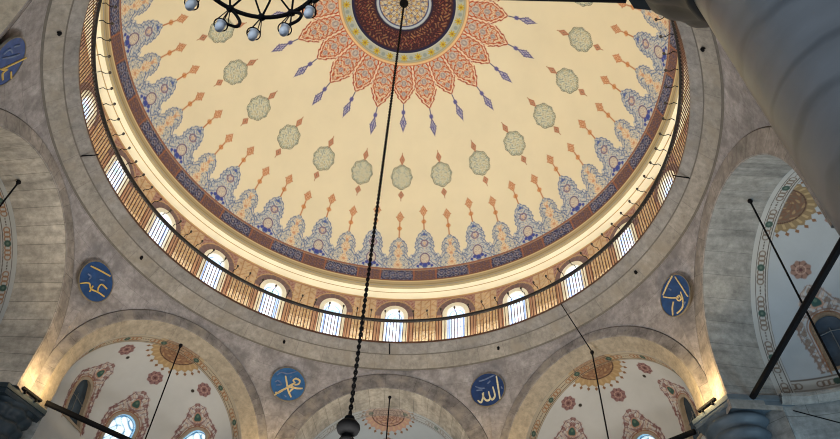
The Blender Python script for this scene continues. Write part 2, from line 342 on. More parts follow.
        dl = loz(u, (th - a0) * KD, .112 + .014 * np.cos(th * 8), .175); mix(C, sm(dl, .02), (222, 186, 148)); mix(C, sm(np.abs(dl) - .012, .016) * .9, (182, 112, 68)); mix(C, sm(np.abs(dl + .048) - .012, .016) * .9, (176, 100, 60)); mix(C, sm(dl, .02) * sm(np.abs(fil(u, th * KD, 44)) - .2, .2) * .5, (190, 120, 80))
        a1 = apex - 2.0 if tall else apex - 2.3
        db = np.maximum(np.abs(u) * 1.0, np.abs(th - a1) * KD) - .068 - .012 * np.cos(4 * np.arctan2(th - a1, u * 8)); mix(C, sm(db, .02), (206, 146, 98)); mix(C, sm(np.hypot(u, (th - a1) * KD) - .03, .02), (226, 170, 110))
        mix(C, sm(np.abs(u) - .018, .02) * band(th, a0 + 1.5, apex + .3, .1), (182, 112, 64))
    # filling between the cartouche feet
    # inscription band
    bd = band(th, 71.0, 74.45, .08); u = s15 * W; seg = wrapd(ph, 15.0)
    navy = sm(np.abs(u) - .52 + .05 * np.sin((th - 71) * 1.8), .03)
    mix(C, bd, (104, 76, 70)); v = (th - 72.7) * KD
    f = fil(np.radians(ph) * 6.9, v, 36, .3); g = fil(np.radians(ph) * 6.9, v, 48, 1.6)
    mix(C, bd * sm(np.abs(f) - .2, .25) * .45, (160, 124, 104)); mix(C, bd * sm(.5 - g, .3) * .7, (72, 64, 100))
    mix(C, bd * navy, (58, 58, 78)); mix(C, bd * navy * sm(np.abs(f) - .16, .22) * .75, (150, 152, 164)); mix(C, bd * navy * sm(.45 - g, .25) * .8, (42, 46, 92)); mix(C, bd * navy * sm(.6 + g, .2) * .5, (150, 110, 90))
    for uc in (-.36, -.12, .12, .36):
        mix(C, bd * sm(np.abs(np.hypot(u - uc, v) - .09) - .012, .02) * .7, (146, 150, 172)); mix(C, bd * sm(np.hypot(u - uc, v) - .03, .02) * .8, (160, 150, 156))
    mix(C, bd * sm(np.abs(np.abs(u) - .54) - .02, .02), (150, 96, 70))
    mix(C, band(th, 70.9, 71.3, .08), (146, 96, 74)); mix(C, band(th, 74.05, 74.45, .08), (120, 80, 62)); mix(C, band(th, 71.3, 71.45, .08) * .7, (214, 190, 150))
    mix(C, band(th, 74.45, 74.75, .08), (206, 184, 138)); mix(C, sm(74.75 - th, .06), (168, 152, 116)); mix(C, band(th, 75.3, 75.45, .06), (130, 108, 76))
    return C

dome = empty('ceiling'); tag(dome, 'cream painted dome ceiling with red sunburst crown and blue arabesque border', 'ceiling', kind='structure')
def bearing(a): return np.sin(np.radians(a)), np.cos(np.radians(a))
def dome_piece(name, th, ph):
    T, Pp = np.meshgrid(th, ph, indexing='ij'); sx, cy = bearing(Pp); st, ct = np.sin(np.radians(T)), np.cos(np.radians(T))
    P = np.stack([RD * st * sx, RD * st * cy, ZD + RD * ct], -1)
    return grid(name, P, M_PAINT, dome, col=paint_dome(T, Pp), flip=False)
fine = np.arange(-128, 128.001, .2); coarse = np.arange(129, 232.01, 1.0)
dome_piece('crown_medallion', np.concatenate([[.02], np.arange(.2, 16.41, .16)]), np.arange(-180, 180.01, .5))
dome_piece('painted_shell', np.arange(16.4, 58.01, .2), np.concatenate([np.arange(-128, 128.001, .25), coarse]))
dome_piece('arabesque_border', np.arange(58.0, 76.01, .16), np.concatenate([fine, coarse]))

# cornice under the dome
ct = empty('trim_1'); tag(ct, 'cream moulded cornice ring under the painted dome border', 'cornice', kind='structure')
def ring(name, prof, mat, parent, n=288):
    b = MB(); b.lathe(prof, n); return b.build(name, mat, parent, True)
r76 = RD * math.sin(rad(76)); z76 = ZD + RD * math.cos(rad(76))
ring('olive_fillet', [(r76, z76), (r76 + .015, z76 - .05), (7.02, 16.235)], M_OLIVE, ct)
ring('upper_moulding', [(7.02, 16.235), (7.05, 16.205), (7.13, 16.20), (7.14, 16.19)], M_CORN, ct)
ring('shadow_groove', [(7.14, 16.19), (7.16, 16.195), (7.165, 16.185)], M_CORNL, ct)
ring('lower_moulding', [(7.165, 16.185), (7.20, 16.155), (7.29, 16.15), (7.30, 16.10), (7.33, 16.09)], M_CORN, ct)

# ------------------------------------------------------------------ drum wall with 24 windows
RW = 7.33; WB, WT = 13.60, 16.10
HWIN = .305; WSILL, WSPR = 13.95, 15.35
def paint_drum(u, z):
    C = np.zeros(u.shape + (3,)); C[:] = (206, 180, 148); C += np.where((np.abs(u) > .6) & (z < 14.75), 1, 0)[..., None] * np.array((40., 46., 50.)); au = np.abs(u)  # side panels below the rail lightened, standing for the gallery lamps' glow
    f = fil(u, z, 15); g = fil(u, z, 26, 1.)
    side = sm(.58 - au, .02)
    mix(C, side * sm(np.abs(f) - .10, .12) * .6, (172, 122, 78)); mix(C, side * sm(.6 - g, .2) * .6, (228, 196, 140)); mix(C, side * sm(np.abs(np.abs(au - .96) - .16) - .012, .02) * .8, (150, 92, 56))
    st = band(au, .36, .60, .02); mix(C, st, (206, 172, 142)); mix(C, st * sm(np.abs(wrapd(au, .075)) - .014, .012), (156, 100, 84))
    mix(C, sm(np.abs(au - .60) - .012, .012), (128, 70, 48))
    zz = z - WSPR; rr = np.hypot(u, np.maximum(zz, 0))
    ar = band(rr, .42, .62, .02) * sm(-zz, .02); mix(C, ar, (124, 102, 104)); mix(C, ar * sm(np.abs(wrapd(np.degrees(np.arctan2(u, zz)), 18)) - 1.5, 1.0) * .6, (158, 128, 110))
    mix(C, sm(np.abs(rr - .63) - .012, .015) * sm(-zz, .02), (206, 170, 116))
    sp = sm(.65 - rr, .02) * sm(-zz, .02) * sm(au - .62, .02); mix(C, sp, (176, 142, 132)); mix(C, sp * sm(np.abs(g) - .2, .2) * .7, (140, 84, 78))
    mix(C, sm(16.0 - z, .02), (166, 124, 104)); mix(C, sm(16.04 - z, .02), (206, 174, 122))
    mix(C, sm(z - 13.75, .02), (150, 110, 76))
    return C
half = RW * rad(7.5)
us = np.unique(np.concatenate([np.linspace(-half, half, 65), [-HWIN, HWIN]])); zs = np.unique(np.concatenate([np.linspace(WB, WT, 84), [WSILL]]))
U, Z = np.meshgrid(us, zs)
inside = lambda u, z: (np.abs(u) < HWIN) & (z > WSILL) & ((z < WSPR) | (u * u + (z - WSPR) ** 2 < HWIN ** 2))
uc, zc_ = (us[:-1] + us[1:]) / 2, (zs[:-1] + zs[1:]) / 2; UC, ZC = np.meshgrid(uc, zc_)
keep1 = ~inside(UC, ZC); col1 = paint_drum(U, Z)
Pall, Kall, Call = [], [], []
for k in range(24):
    a = np.degrees(U / RW) + 15 * k; sx, cy = bearing(a); Pall.append(np.stack([RW * sx, RW * cy, Z], -1)); Kall.append(keep1); Call.append(col1)
Pd = np.concatenate([p[:, :-1] for p in Pall], 1); Pd = np.concatenate([Pd, Pall[0][:, :1]], 1)
Cd = np.concatenate([c[:, :-1] for c in Call], 1); Cd = np.concatenate([Cd, Call[0][:, :1]], 1)
Kd = np.concatenate(Kall, 1)
dw = grid('wall_drum', Pd, M_DRUM, col=Cd, keep=Kd); tag(dw, 'gold and rust painted drum wall ringed with arched windows', 'wall', kind='structure')

def arch_outline(w, sill, spr, n=14):
    return [(w, sill), (w, (sill + spr) / 2), (w, spr)] + [(w * math.cos(PI * i / n), spr + w * math.sin(PI * i / n)) for i in range(1, n)] + [(-w, spr), (-w, (sill + spr) / 2), (-w, sill)]
def drumP(u, z, r, k=0):
    a = u / RW + rad(15 * k); return (r * math.sin(a), r * math.cos(a), z)
def paint_glass(u, z, w, sill, spr, seed):
    C = np.zeros(u.shape + (3,)); C[:] = (214, 226, 246)
    f = fil(u, z, 26, seed); mix(C, sm(.55 - f, .3) * .7, (240, 236, 240)); mix(C, sm(.6 + f, .25) * .8, (168, 196, 232))
    zz = z - spr; d = np.where(zz > 0, np.hypot(u, zz), np.abs(u)); mix(C, sm(.55 * w - d, .02) * .5, (160, 190, 235)); mix(C, sm(.72 * w - d, .02), (196, 214, 244))
    mix(C, sm(np.abs(d - .70 * w) - .012, .015), (96, 124, 178)); mix(C, sm(.93 * w - d, .015), (84, 112, 160))
    mix(C, sm(np.abs(np.hypot(u, z - spr - .02) - .11) - .012, .02), (136, 160, 190)); mix(C, sm(np.hypot(u, z - spr - .02) - .05, .03), (150, 190, 170))
    mix(C, sm(np.abs(wrapd(z, .46, spr)) - .008, .014) * .8, (110, 140, 190)); mix(C, sm(np.hypot(u, wrapd(z, .46, spr - .23)) - .06, .04) * .6, (226, 190, 214))
    mix(C, sm(spr - .04 - z, .05) * sm(d - .66 * w, .02) * .3, (190, 212, 222))
    return C
wi = MB()  # window prototype in drum coordinates of bay 0
def strip(mb, A, B):
    n = len(A); mb.add(list(A) + list(B), [(i, i + 1, n + i + 1, n + i) for i in range(n - 1)])
o1 = arch_outline(HWIN - .02, WSILL + .02, WSPR); o2 = arch_outline(HWIN + .115, WSILL - .06, WSPR)
o1c = o1 + [o1[0]]; o2c = o2 + [o2[0]]
fr = MB()
strip(fr, [drumP(u, z, RW + .13) for u, z in o1c], [drumP(u, z, RW - .03) for u, z in o1c])
strip(fr, [drumP(u, z, RW - .03) for u, z in o1c], [drumP(u, z, RW - .03) for u, z in o2c])
strip(fr, [drumP(u, z, RW - .03) for u, z in o2c], [drumP(u, z, RW + .01) for u, z in o2c])
gu, gz = np.meshgrid(np.linspace(-HWIN, HWIN, 37), np.linspace(WSILL, WSPR + HWIN, 107))
for k in range(24):
    w = empty('window_%d' % (k + 1), (0, 0, 0), 0)
    tag(w, 'arched daylit stained glass window of the drum behind the railing', 'window', 'drum windows under the dome', 'structure')
    w.rotation_euler = (0, 0, -rad(15 * k))
    if k == 0:
        f0 = fr.build('frame', M_GLASSF, w)
        a = gu / RW; Pg = np.stack([(RW + .10) * np.sin(a), (RW + .10) * np.cos(a), gz], -1)
        p0 = grid('pane', Pg, M_LIT, w, col=paint_glass(gu, gz, HWIN, WSILL, WSPR, .3))
    else:
        for s in (f0, p0):
            c = s.copy(); COL.objects.link(c); c.parent = w

# gallery floor and stone ring below the railing
gf = MB(); gf.lathe([(6.46, 13.63), (7.40, 13.63), (7.40, 13.50)], 288); tag(gf.build('floor_gallery', M_RING), 'narrow stone gallery floor behind the ring railing', 'floor', kind='structure')
rg = empty('trim_2'); tag(rg, 'stepped grey and tan stone ring carrying the gallery railing', 'stone ring', kind='structure')
ring('upper_course', [(6.46, 13.63), (6.46, 13.59), (6.50, 13.57), (6.58, 13.47), (6.63, 13.42), (6.645, 13.395)], M_RING, rg)
ring('joint', [(6.645, 13.395), (6.655, 13.398), (6.665, 13.375)], M_JOINT, rg)
ring('lower_course', [(6.665, 13.375), (6.675, 13.36), (6.74, 13.27), (6.84, 13.14), (6.89, 13.085), (6.90, 13.07)], M_RING2, rg)
ring('lower_joint', [(6.90, 13.07), (6.915, 13.073), (6.925, 13.058), (6.945, 13.045)], M_JOINT, rg)

# ------------------------------------------------------------------ eight arches, pendentives, niches
A0 = 6.95
NAMES = {0: 'far middle', 1: 'far right diagonal', 2: 'right side', 3: 'near right diagonal', 4: 'near middle', 5: 'near left diagonal', 6: 'left side', 7: 'far left diagonal'}
def frame_of(k):
    a = rad(45 * k); n = np.array([math.sin(a), math.cos(a), 0]); e = np.array([math.cos(a), -math.sin(a), 0]); return n, e
def params(k):
    if k in (2, 6): return dict(zc=10.18, ze=10.02, ri=2.31 if k == 2 else 2.43, re=2.88, ain=7.92, rn=2.33, zn=10.1)
    if k % 2 == 0: return dict(zc=10.02, ze=10.02, ri=2.43, re=2.88, ain=7.92, rn=2.36, zn=10.1)
    return dict(zc=9.84, ze=9.86, ri=2.64, re=2.889, ain=7.27, rn=2.33, zn=9.92)
SPR = 9.11; XV = A0 * math.tan(rad(22.5))
def pend_mesh(k):
    p = params(k); n, e = frame_of(k)
    ph = np.linspace(-22.5, 22.5, 61); x = A0 * np.tan(np.radians(ph)); zb = p['ze'] + np.sqrt(np.maximum(p['re'] ** 2 - x ** 2, .0))
    zb[0] = zb[-1] = 10.103
    t = np.linspace(0, 1, 40)[:, None]; Zz = zb + (13.05 - zb) * t; r0 = A0 / np.cos(np.radians(ph)); R = r0 + (6.945 - r0) * t
    an = np.radians(ph); P = (R * np.cos(an))[..., None] * n + (R * np.sin(an))[..., None] * e; P[..., 2] = Zz
    uv = np.stack([np.broadcast_to(np.radians(ph + 45 * k) * 7.0, Zz.shape), Zz], -1)
    return grid('pendentive', P, M_STONE, uv=uv)
def arc_path(r, zc, z0, lim=99., n=48):
    pts = [(-min(r, lim), z0 + (zc - z0) * i / 6) for i in range(6)]
    pts += [(max(-lim, min(lim, -r * math.cos(PI * i / n))), zc + r * math.sin(PI * i / n)) for i in range(n + 1)]
    pts += [(min(r, lim), zc - (zc - z0) * (i + 1) / 6) for i in range(6)]
    return pts
def sweep(mb, k, sections):
    """sections: list of (r, zc, depth n, lim); strips between consecutive ones"""
    n, e = frame_of(k)
    for (ra, za, na, la), (rb, zb, nb, lb) in zip(sections[:-1], sections[1:]):
        pa = arc_path(ra, za, SPR, la); pb = arc_path(rb, zb, SPR, lb); m = len(pa)
        ln = [0.]
        for i in range(1, m): ln.append(ln[-1] + math.hypot((pa[i][0] + pb[i][0] - pa[i - 1][0] - pb[i - 1][0]) / 2, (pa[i][1] + pb[i][1] - pa[i - 1][1] - pb[i - 1][1]) / 2))
        d = math.hypot(ra - rb, na - nb)
        V = [tuple(n * na + e * x + np.array([0, 0, z])) for x, z in pa] + [tuple(n * nb + e * x + np.array([0, 0, z])) for x, z in pb]
        mb.add(V, [(i, i + 1, m + i + 1, m + i) for i in range(m - 1)], [(l, 0) for l in ln] + [(l, d) for l in ln])

# niche surface mapping: az (deg) around the niche, h (m) along the wall from the springing
def nicheP(k, az, h, dr=0.0):
    p = params(k); n, e = frame_of(k); r = p['rn'] + dr; az = np.radians(az); h = np.asarray(h, float)
    el = np.clip(h / p['rn'], 0, PI / 2); zz = np.where(h < 0, h, r * np.sin(el)); rr = r * np.cos(el)
    P = (p['ain'] + rr * np.cos(az))[..., None] * n + (rr * np.sin(az))[..., None] * e; P = P.copy(); P[..., 2] = p['zn'] + zz
    return P
NWIN_D = dict(w=.36, top=1.24, bot=.32); NWIN_M = dict(w=.28, top=.95, bot=-.20)
def nwin(k): return NWIN_M if k % 2 == 0 else NWIN_D
def waz(k):
    return {7: (-45.0, 0.0, 51.0), 1: (-52.0, 0.0, 50.0)}.get(k, (-54.0, 0.0, 54.0))
def wc(k, a0, h):      # the side windows lean towards the middle of the diagonal niches lower down
    return a0 if k % 2 == 0 else a0 + np.sign(a0) * 14 * np.minimum(np.asarray(h, float) - 1.10, 0)
def in_win(k, az, h, grow=0.0):
    q = nwin(k); p = params(k); el = np.clip(h / p['rn'], 0, 1.5); res = None
    for a0 in waz(k):
        u = np.radians(az - wc(k, a0, h)) * p['rn'] * np.cos(el); hs = q['top'] - q['w']; w = q['w'] + grow
        d = np.where(h < hs, np.maximum(np.abs(u) - w, q['bot'] - grow - h), np.hypot(u, h - hs) - w)
        res = d if res is None else np.minimum(res, d)
    return res
def paint_niche(k, az, h):
    p = params(k); q = nwin(k); rn = p['rn']; el = np.clip(h / rn, 0, PI / 2); a = np.radians(az); main = k % 2 == 0
    qe, qn, qz = np.cos(el) * np.sin(a), np.cos(el) * np.cos(a), np.sin(el)
    beta = np.degrees(np.arcsin(np.clip(qn, -1, 1))); alpha = np.degrees(np.arctan2(qe, qz)); below = h < 0
    C = np.zeros(az.shape + (3,)); C[:] = (166, 172, 176) if main else (190, 192, 193)
    line = (70, 58, 52); red = (104, 70, 76) if not main else (122, 100, 90)
    # sunburst at the crown
    g = np.degrees(np.arccos(np.clip(qn * math.sin(rad(7 if main else 5.5)) + qz * math.cos(rad(7 if main else 5.5)), -1, 1))); an = np.degrees(np.arctan2(qe, qn - .07))
    lob = np.abs(wrapd(an, 14.0)) / 7.0; g = g / (1.0 if main else 1.08)
    gold = {0: (180, 142, 124), 2: (136, 116, 86)}.get(k, (166, 140, 104))  # right side niche: its bluish light is put in as duller gold
    mix(C, sm(g - (15.2 + 1.6 * (1 - lob)), .3), gold); mix(C, band(g, 12.0, 15.0, .3) * sm(lob - .35, .2) * .6, (192, 168, 126))
    dia = np.maximum(np.abs(g - 18.0) / 1.3 + lob * 2.2 - 1, -1); mix(C, sm(dia, .3), (128, 92, 66))
    disc = sm(g - 10.8, .3); mix(C, disc, {0: (172, 138, 124), 2: (112, 94, 78)}.get(k, (140, 110, 86)))  # right side disc darkened too, for the same bluish light
    f = np.sin(np.radians(an) * 9 + 1.5 * np.sin(g * .9)) * np.cos(g * 1.2); mix(C, disc * sm(np.abs(f) - .25, .3) * .7, (120, 84, 66)); mix(C, disc * sm(.6 - f, .2) * .5, (196, 160, 112))
    mix(C, sm(np.abs(g - 11.2) - .35, .25), (84, 60, 52)); mix(C, sm(np.abs(g - 5) - .3, .25) * .6, (110, 76, 60))
    # rosettes and little vents
    for a0, e0 in (((-53, 48), (0, 57.5), (53, 48)) if main else ((-60, 55.5), (0, 57.5), (60, 55.5))):
        ra, re = math.radians(a0), math.radians(e0); v0 = (math.cos(re) * math.sin(ra), math.cos(re) * math.cos(ra), math.sin(re))
        dd = np.sqrt((qe - v0[0]) ** 2 + (qn - v0[1]) ** 2 + (qz - v0[2]) ** 2) * rn; t1 = np.array([math.cos(ra), -math.sin(ra)])
        uu = (qe - v0[0]) * t1[0] + (qn - v0[1]) * t1[1]; vv = (qz - v0[2]) / math.cos(re); fa = np.arctan2(vv, uu)
        rose = sm(dd - (.19 + .015 * np.cos(8 * fa)), .02); mix(C, rose, (136, 104, 104) if not main else (142, 112, 100))
        mix(C, rose * sm(np.abs(np.sin(4 * fa + dd * 8)) - .35, .3) * .85, (94, 62, 70) if not main else (96, 74, 66)); mix(C, sm(np.abs(dd - .09) - .012, .02) * .7, (196, 166, 150)); mix(C, sm(dd - .035, .02), (90, 60, 60))
    # window ornaments
    for a0 in waz(k):
        u = np.radians(az - wc(k, a0, h)) * rn * np.cos(el); hs = q['top'] - q['w']; top = q['top']
        d = np.where(h < hs, np.abs(u) - q['w'], np.hypot(u, h - hs) - q['w'])
        oh = h - top; ow = np.interp(oh, [-.9, -.35, -.05, .12, .26, .42, .54, .66], [.52, .60, .56, .44, .34, .28, .22, .04])
        halo = sm(np.abs(u) - ow - .02 * np.sin(h * 40), .02) * sm(oh - .66, .02) * sm(q['bot'] - .05 - h, .02)
        f = fil(np.abs(u), h, 20); gg = fil(np.abs(u), h, 30, 1.)
        edge = halo * sm(ow - .17 - np.abs(u), .03)
        top_m = halo * sm(.0 - oh, .05); m = np.maximum(edge, top_m)
        side = sm(oh - .0, .05)
        mix(C, m * sm(.12 - f, .25) * .85, (140, 106, 102) if not main else (128, 112, 100)); mix(C, m * sm(np.abs(gg) - .2, .2) * .75, red); mix(C, m * sm(.5 + f, .2) * .6, (196, 176, 160))
        mix(C, halo * sm(np.abs(np.abs(u) - ow + .03) - .014, .02) * .8, red)
        mix(C, band(d, .045, .075, .015) * sm(q['bot'] - .1 - h, .02), (146, 104, 76)); mix(C, band(d, .10, .12, .015) * sm(q['bot'] - h, .02) * .8, (120, 82, 66))
        hy = oh - .27; hr = np.hypot(u * 1.05, hy - .03 * np.cos(u * 20)); mix(C, sm(hr - .13, .02), (180, 140, 120)); mix(C, sm(hr - .10, .02), (52, 84, 80)); mix(C, sm(np.hypot(u, hy - .05) - .035, .02) * .7, (110, 130, 110))
    for a0 in (() if main else (-46, 46)):
        ra, re = math.radians(a0), rad(55); dd = np.sqrt((qe - math.cos(re) * math.sin(ra)) ** 2 + (qn - math.cos(re) * math.cos(ra)) ** 2 + (qz - math.sin(re)) ** 2) * rn
        mix(C, sm(dd - .045, .015), (52, 46, 42))
    # chain border along the edge
    bw = 8.6; be = np.where(below, np.degrees(np.arcsin(np.clip(qn, -1, 1))), beta); al = np.where(below, np.sign(az) * (90 - np.degrees(h / rn)), alpha)
    bb = sm(be - bw, .15); base = (174, 164, 146) if not main else (178, 177, 172)
    nosun = 1 - (0 if main else .6) * sm(g - 15, .5); bb = bb * (.45 if k == 0 else 1)
    mix(C, bb * nosun, base); lat = (be - 5.0) * rn * PI / 180; lon = wrapd(al, 24.0, 12.0) * rn * PI / 180
    orange = (146, 104, 74) if (not main or k == 6) else (112, 96, 84)
    for c in (-.30, -.20, -.10, .10, .20, .30):
        r_ = np.hypot(lon - c - (.0), lat * 1.0); mix(C, bb * sm(np.abs(r_ - .062) - .013, .015) * .9, orange)
    mix(C, bb * sm(np.hypot(lon, lat) - .075, .015), (60, 82, 74)); mix(C, bb * sm(np.hypot(lon, lat) - .03, .02), (100, 116, 104))
    mix(C, bb * sm(np.abs(lat) - .012, .012) * sm(.38 - np.abs(lon), .02) * sm(np.abs(wrapd(lon, .06)) - .018, .01) * .8, line)
    for b0, ww in ((2.6, .10), (7.4, .14)):
        mix(C, sm(np.abs(be - b0) - ww * 1.4, .2), line)
    mix(C, sm(np.abs(be - 8.5) - .15, .2) * .5, line)
    if main:      # the same border along the foot
        hb = h + .60; hh = hb - .14; lo = (np.radians(az) * rn); lp = wrapd(lo, 1.0, .5)
        fb = sm(h + .32, .015) * sm(bw - be, .2); mix(C, fb, base)
        for c in (-.30, -.20, -.10, .10, .20, .30): mix(C, fb * sm(np.abs(np.hypot(lp - c, hh) - .062) - .013, .015) * .9, (112, 96, 84))
        mix(C, fb * sm(np.hypot(lp, hh) - .075, .015), (60, 82, 74)); mix(C, sm(np.abs(h + .33) - .012, .012) * sm(bw - be, .2), line); mix(C, sm(np.abs(h + .57) - .008, .012) * sm(bw - be, .2), line)
    return C

def build_niche(k):
    p = params(k); zn, rn = p['zn'], p['rn']; main = k % 2 == 0
    low = -.70 if main else -1.6
    az = np.linspace(-90, 90, 481); hh = np.concatenate([np.linspace(low, 0, int(-low / .02) + 1)[:-1], np.linspace(0, rn * PI / 2 - .001, 210)])
    AZ, HH = np.meshgrid(az, hh); P = nicheP(k, AZ, HH); C = paint_niche(k, AZ, HH)
    ac, hc = (az[:-1] + az[1:]) / 2, (hh[:-1] + hh[1:]) / 2; AC, HC = np.meshgrid(ac, hc)
    o = grid('half_dome', P, M_NICHE, col=C, keep=in_win(k, AC, HC) > 0)
    tag(o, 'painted half dome niche behind the %s arch with sunburst at its crown' % NAMES[k], 'half dome', kind='structure')
    # lower wall below the painted part, down to the floor
    n, e = frame_of(k); b = MB(); c = n * p['ain']; a = rad(45 * k); r2 = rn + .02
    b.lathe([(r2, 0), (r2, zn + low)], 48, (c[0], c[1], 0), PI / 2 - a - PI / 2, PI / 2 - a + PI / 2); b.build('lower_wall', M_WALL, o)
    if main:
        b = MB(); z = zn + low; b.lathe([(rn + .01, z - .16), (rn - .05, z - .16), (rn - .10, z - .06), (rn - .13, z - .06), (rn - .13, z + .02), (rn, z + .02)], 48, (c[0], c[1], 0), PI / 2 - a - PI / 2, PI / 2 - a + PI / 2); b.build('ledge', M_SOFF, o)
    return o
WN = 25
def build_niche_window(k, a0, dark, label):
    global WN
    q = nwin(k); p = params(k); hs = q['top'] - q['w']
    P1 = lambda u, h, dr: tuple(nicheP(k, np.array(float(wc(k, a0, h)) + math.degrees(u / (p['rn'] * max(.2, math.cos(max(0, h) / p['rn']))))), np.array(h), dr))
    w = empty('window_%d' % WN); WN += 1; tag(w, label, 'window', kind='structure')
    i = arch_outline(q['w'] - .02, q['bot'] + .02, hs, 16); o = arch_outline(q['w'] + .045, q['bot'] - .04, hs, 16); i += [i[0]]; o += [o[0]]
    f = MB(); strip(f, [P1(u, h, .16) for u, h in i], [P1(u, h, -.025) for u, h in i]); strip(f, [P1(u, h, -.025) for u, h in i], [P1(u, h, -.025) for u, h in o]); strip(f, [P1(u, h, -.025) for u, h in o], [P1(u, h, .01) for u, h in o])
    f.build('frame', M_MFRAME if k % 2 == 0 else M_NFRAME, w)
    gu, gh = np.meshgrid(np.linspace(-q['w'] - .03, q['w'] + .03, 41), np.linspace(q['bot'] - .03, q['top'] + .03, 85))
    ga = wc(k, a0, gh) + np.degrees(gu / (p['rn'] * np.cos(np.maximum(0, gh) / p['rn'])))
    Pg = nicheP(k, ga, gh, .10)
    C = np.zeros(gu.shape + (3,)); C[:] = (206, 228, 240); fl = fil(gu, gh, 15, 1.); d = in_win(k, ga, gh)
    mix(C, sm(.45 - fl, .2) * .8, (238, 246, 248)); mix(C, sm(np.abs(fl) - .10, .08), (86, 132, 168)); mix(C, sm(-.05 - d, .02), (120, 170, 205)); mix(C, sm(np.abs(d + .07) - .012, .012), (50, 92, 130))
    mix(C, sm(np.hypot(gu, gh - hs + .05) - .09, .03), (226, 236, 226))
    if dark:
        grid('pane', Pg, M_DARKGL, w)
        m = MB(); m.tube([P1(0, q['bot'], .07), P1(0, hs * .5, .07), P1(0, hs + .02, .07)], .010, 6); m.tube([P1(-q['w'], hs - .1, .07), P1(0, hs - .05, .07), P1(q['w'], hs - .1, .07)], .010, 6); m.build('glazing_bar', M_BARS, w)
    else: grid('pane', Pg, M_LITN, w, col=C)

for k in range(8):
    p = params(k)
    o = pend_mesh(k); tag(o, 'grey stone pendentive masonry above the %s arch' % NAMES[k], 'pendentive', kind='structure')
    v = MB(); zc = p['zc']; ze = p['ze']; sweep(v, k, [(p['re'], ze, A0 + .02, XV), (p['re'], ze, A0 - .035, XV), (p['ri'] + .03, zc, A0 - .035, 99), (p['ri'], zc, A0 - .015, 99)])
    a = v.build('arch', M_VOUS if k not in (2, 6) else M_VOUL); tag(a, 'arch ring of dark grey voussoirs framing the %s niche' % NAMES[k], 'arch', kind='structure')
    jl = MB(); sweep(jl, k, [(p['re'] + .022, ze, A0 - .012, XV + .01), (p['re'] - .008, ze, A0 - .040, XV)]); jl.build('joint_line', M_PEND, a)
    s = MB(); nn = p['ain']
    sweep(s, k, [(p['ri'], zc, A0 - .015, 99), (p['rn'] + .004, p['zn'], nn, 99)])
    s.build('soffit', M_SOFC if k % 2 else (M_SOFF if k == 2 else M_SOFL), a)
    if k in (3, 4, 5): continue
    build_niche(k)
    nm = NAMES[k]
    for wi_, a0 in enumerate(waz(k)):
        dk = (k == 7 and a0 < 0) or (k == 1 and a0 > 0) or k in (2, 6)
        side = ('left', 'middle', 'right')[wi_]
        build_niche_window(k, a0, dk, '%s arched window in the %s niche, %s' % (side, nm, 'dark glass' if dk else 'bright stained glass'))

# ------------------------------------------------------------------ piers, columns, capitals
def poly_prism(mb, poly, z0, z1):
    n = len(poly); mb.add([(x, y, z0) for x, y in poly] + [(x, y, z1) for x, y in poly], [tuple(range(n))[::-1], tuple(range(n, 2 * n))] + [(i, (i + 1) % n, n + (i + 1) % n, n + i) for i in range(n)])
def column(loc, rs, ztop, abac, rz, label, capmat, neck, prof, lobes=0.0, nl=6):
    c = empty('column', loc, rz); tag(c, label, 'column')
    b = MB(); b.lathe([(rs * 1.25, 0), (rs * 1.25, .12), (rs * 1.08, .3), (rs * 1.02, .4), (rs, .5), (rs * .985, neck * .5), (rs * .96, neck - .12), (rs * .96, neck)], 96); b.build('shaft', M_COLM, c, True)
    b = MB(); h = ztop - .20 - neck; b.lathe([(r, neck + t * h) for r, t in prof], 96)
    for i in range(len(b.v)):       # lobes that grow towards the abacus
        x, y, z = b.v[i]; t = min(1, max(0, (z - neck) / h)); a = math.atan2(y, x); f = 1 + lobes * (abs(math.cos(a * nl)) - .6) * min(1, t * 3); b.v[i] = (x * f, y * f, z)
    b.build('capital', capmat, c, True)
    b = MB(); poly_prism(b, abac, ztop - .20, ztop - .10); poly_prism(b, [(x * 1.05, y * 1.05) for x, y in abac], ztop - .10, ztop)
    b.build('abacus', M_ABAC if capmat is M_CAP else capmat, c)
    return c
PROF = [(.43, -.03), (.45, 0), (.475, .025), (.475, .05), (.44, .08), (.41, .11), (.42, .18), (.47, .25), (.52, .29), (.55, .34), (.55, .39), (.50, .43), (.47, .46), (.48, .52), (.53, .57), (.56, .61), (.56, .66), (.51, .70), (.49, .73), (.53, .78), (.60, .82), (.62, .87), (.60, .91), (.56, .93), (.60, 1.0)]
PROFN = [(.60, -.02), (.63, 0), (.66, .03), (.65, .07), (.70, .18), (.78, .32), (.88, .46), (.96, .58), (.98, .68), (1.03, .78), (1.04, 1.0)]
ABAC = [(-.56, -.50), (-.56, .50), (.55, .97), (.66, .97), (.66, -.97), (.55, -.97)]
def octo(w, ch): return [(w, -ch), (w, ch), (ch, w), (-ch, w), (-w, ch), (-w, -ch), (-ch, -w), (ch, -w)]
RC = 7.86
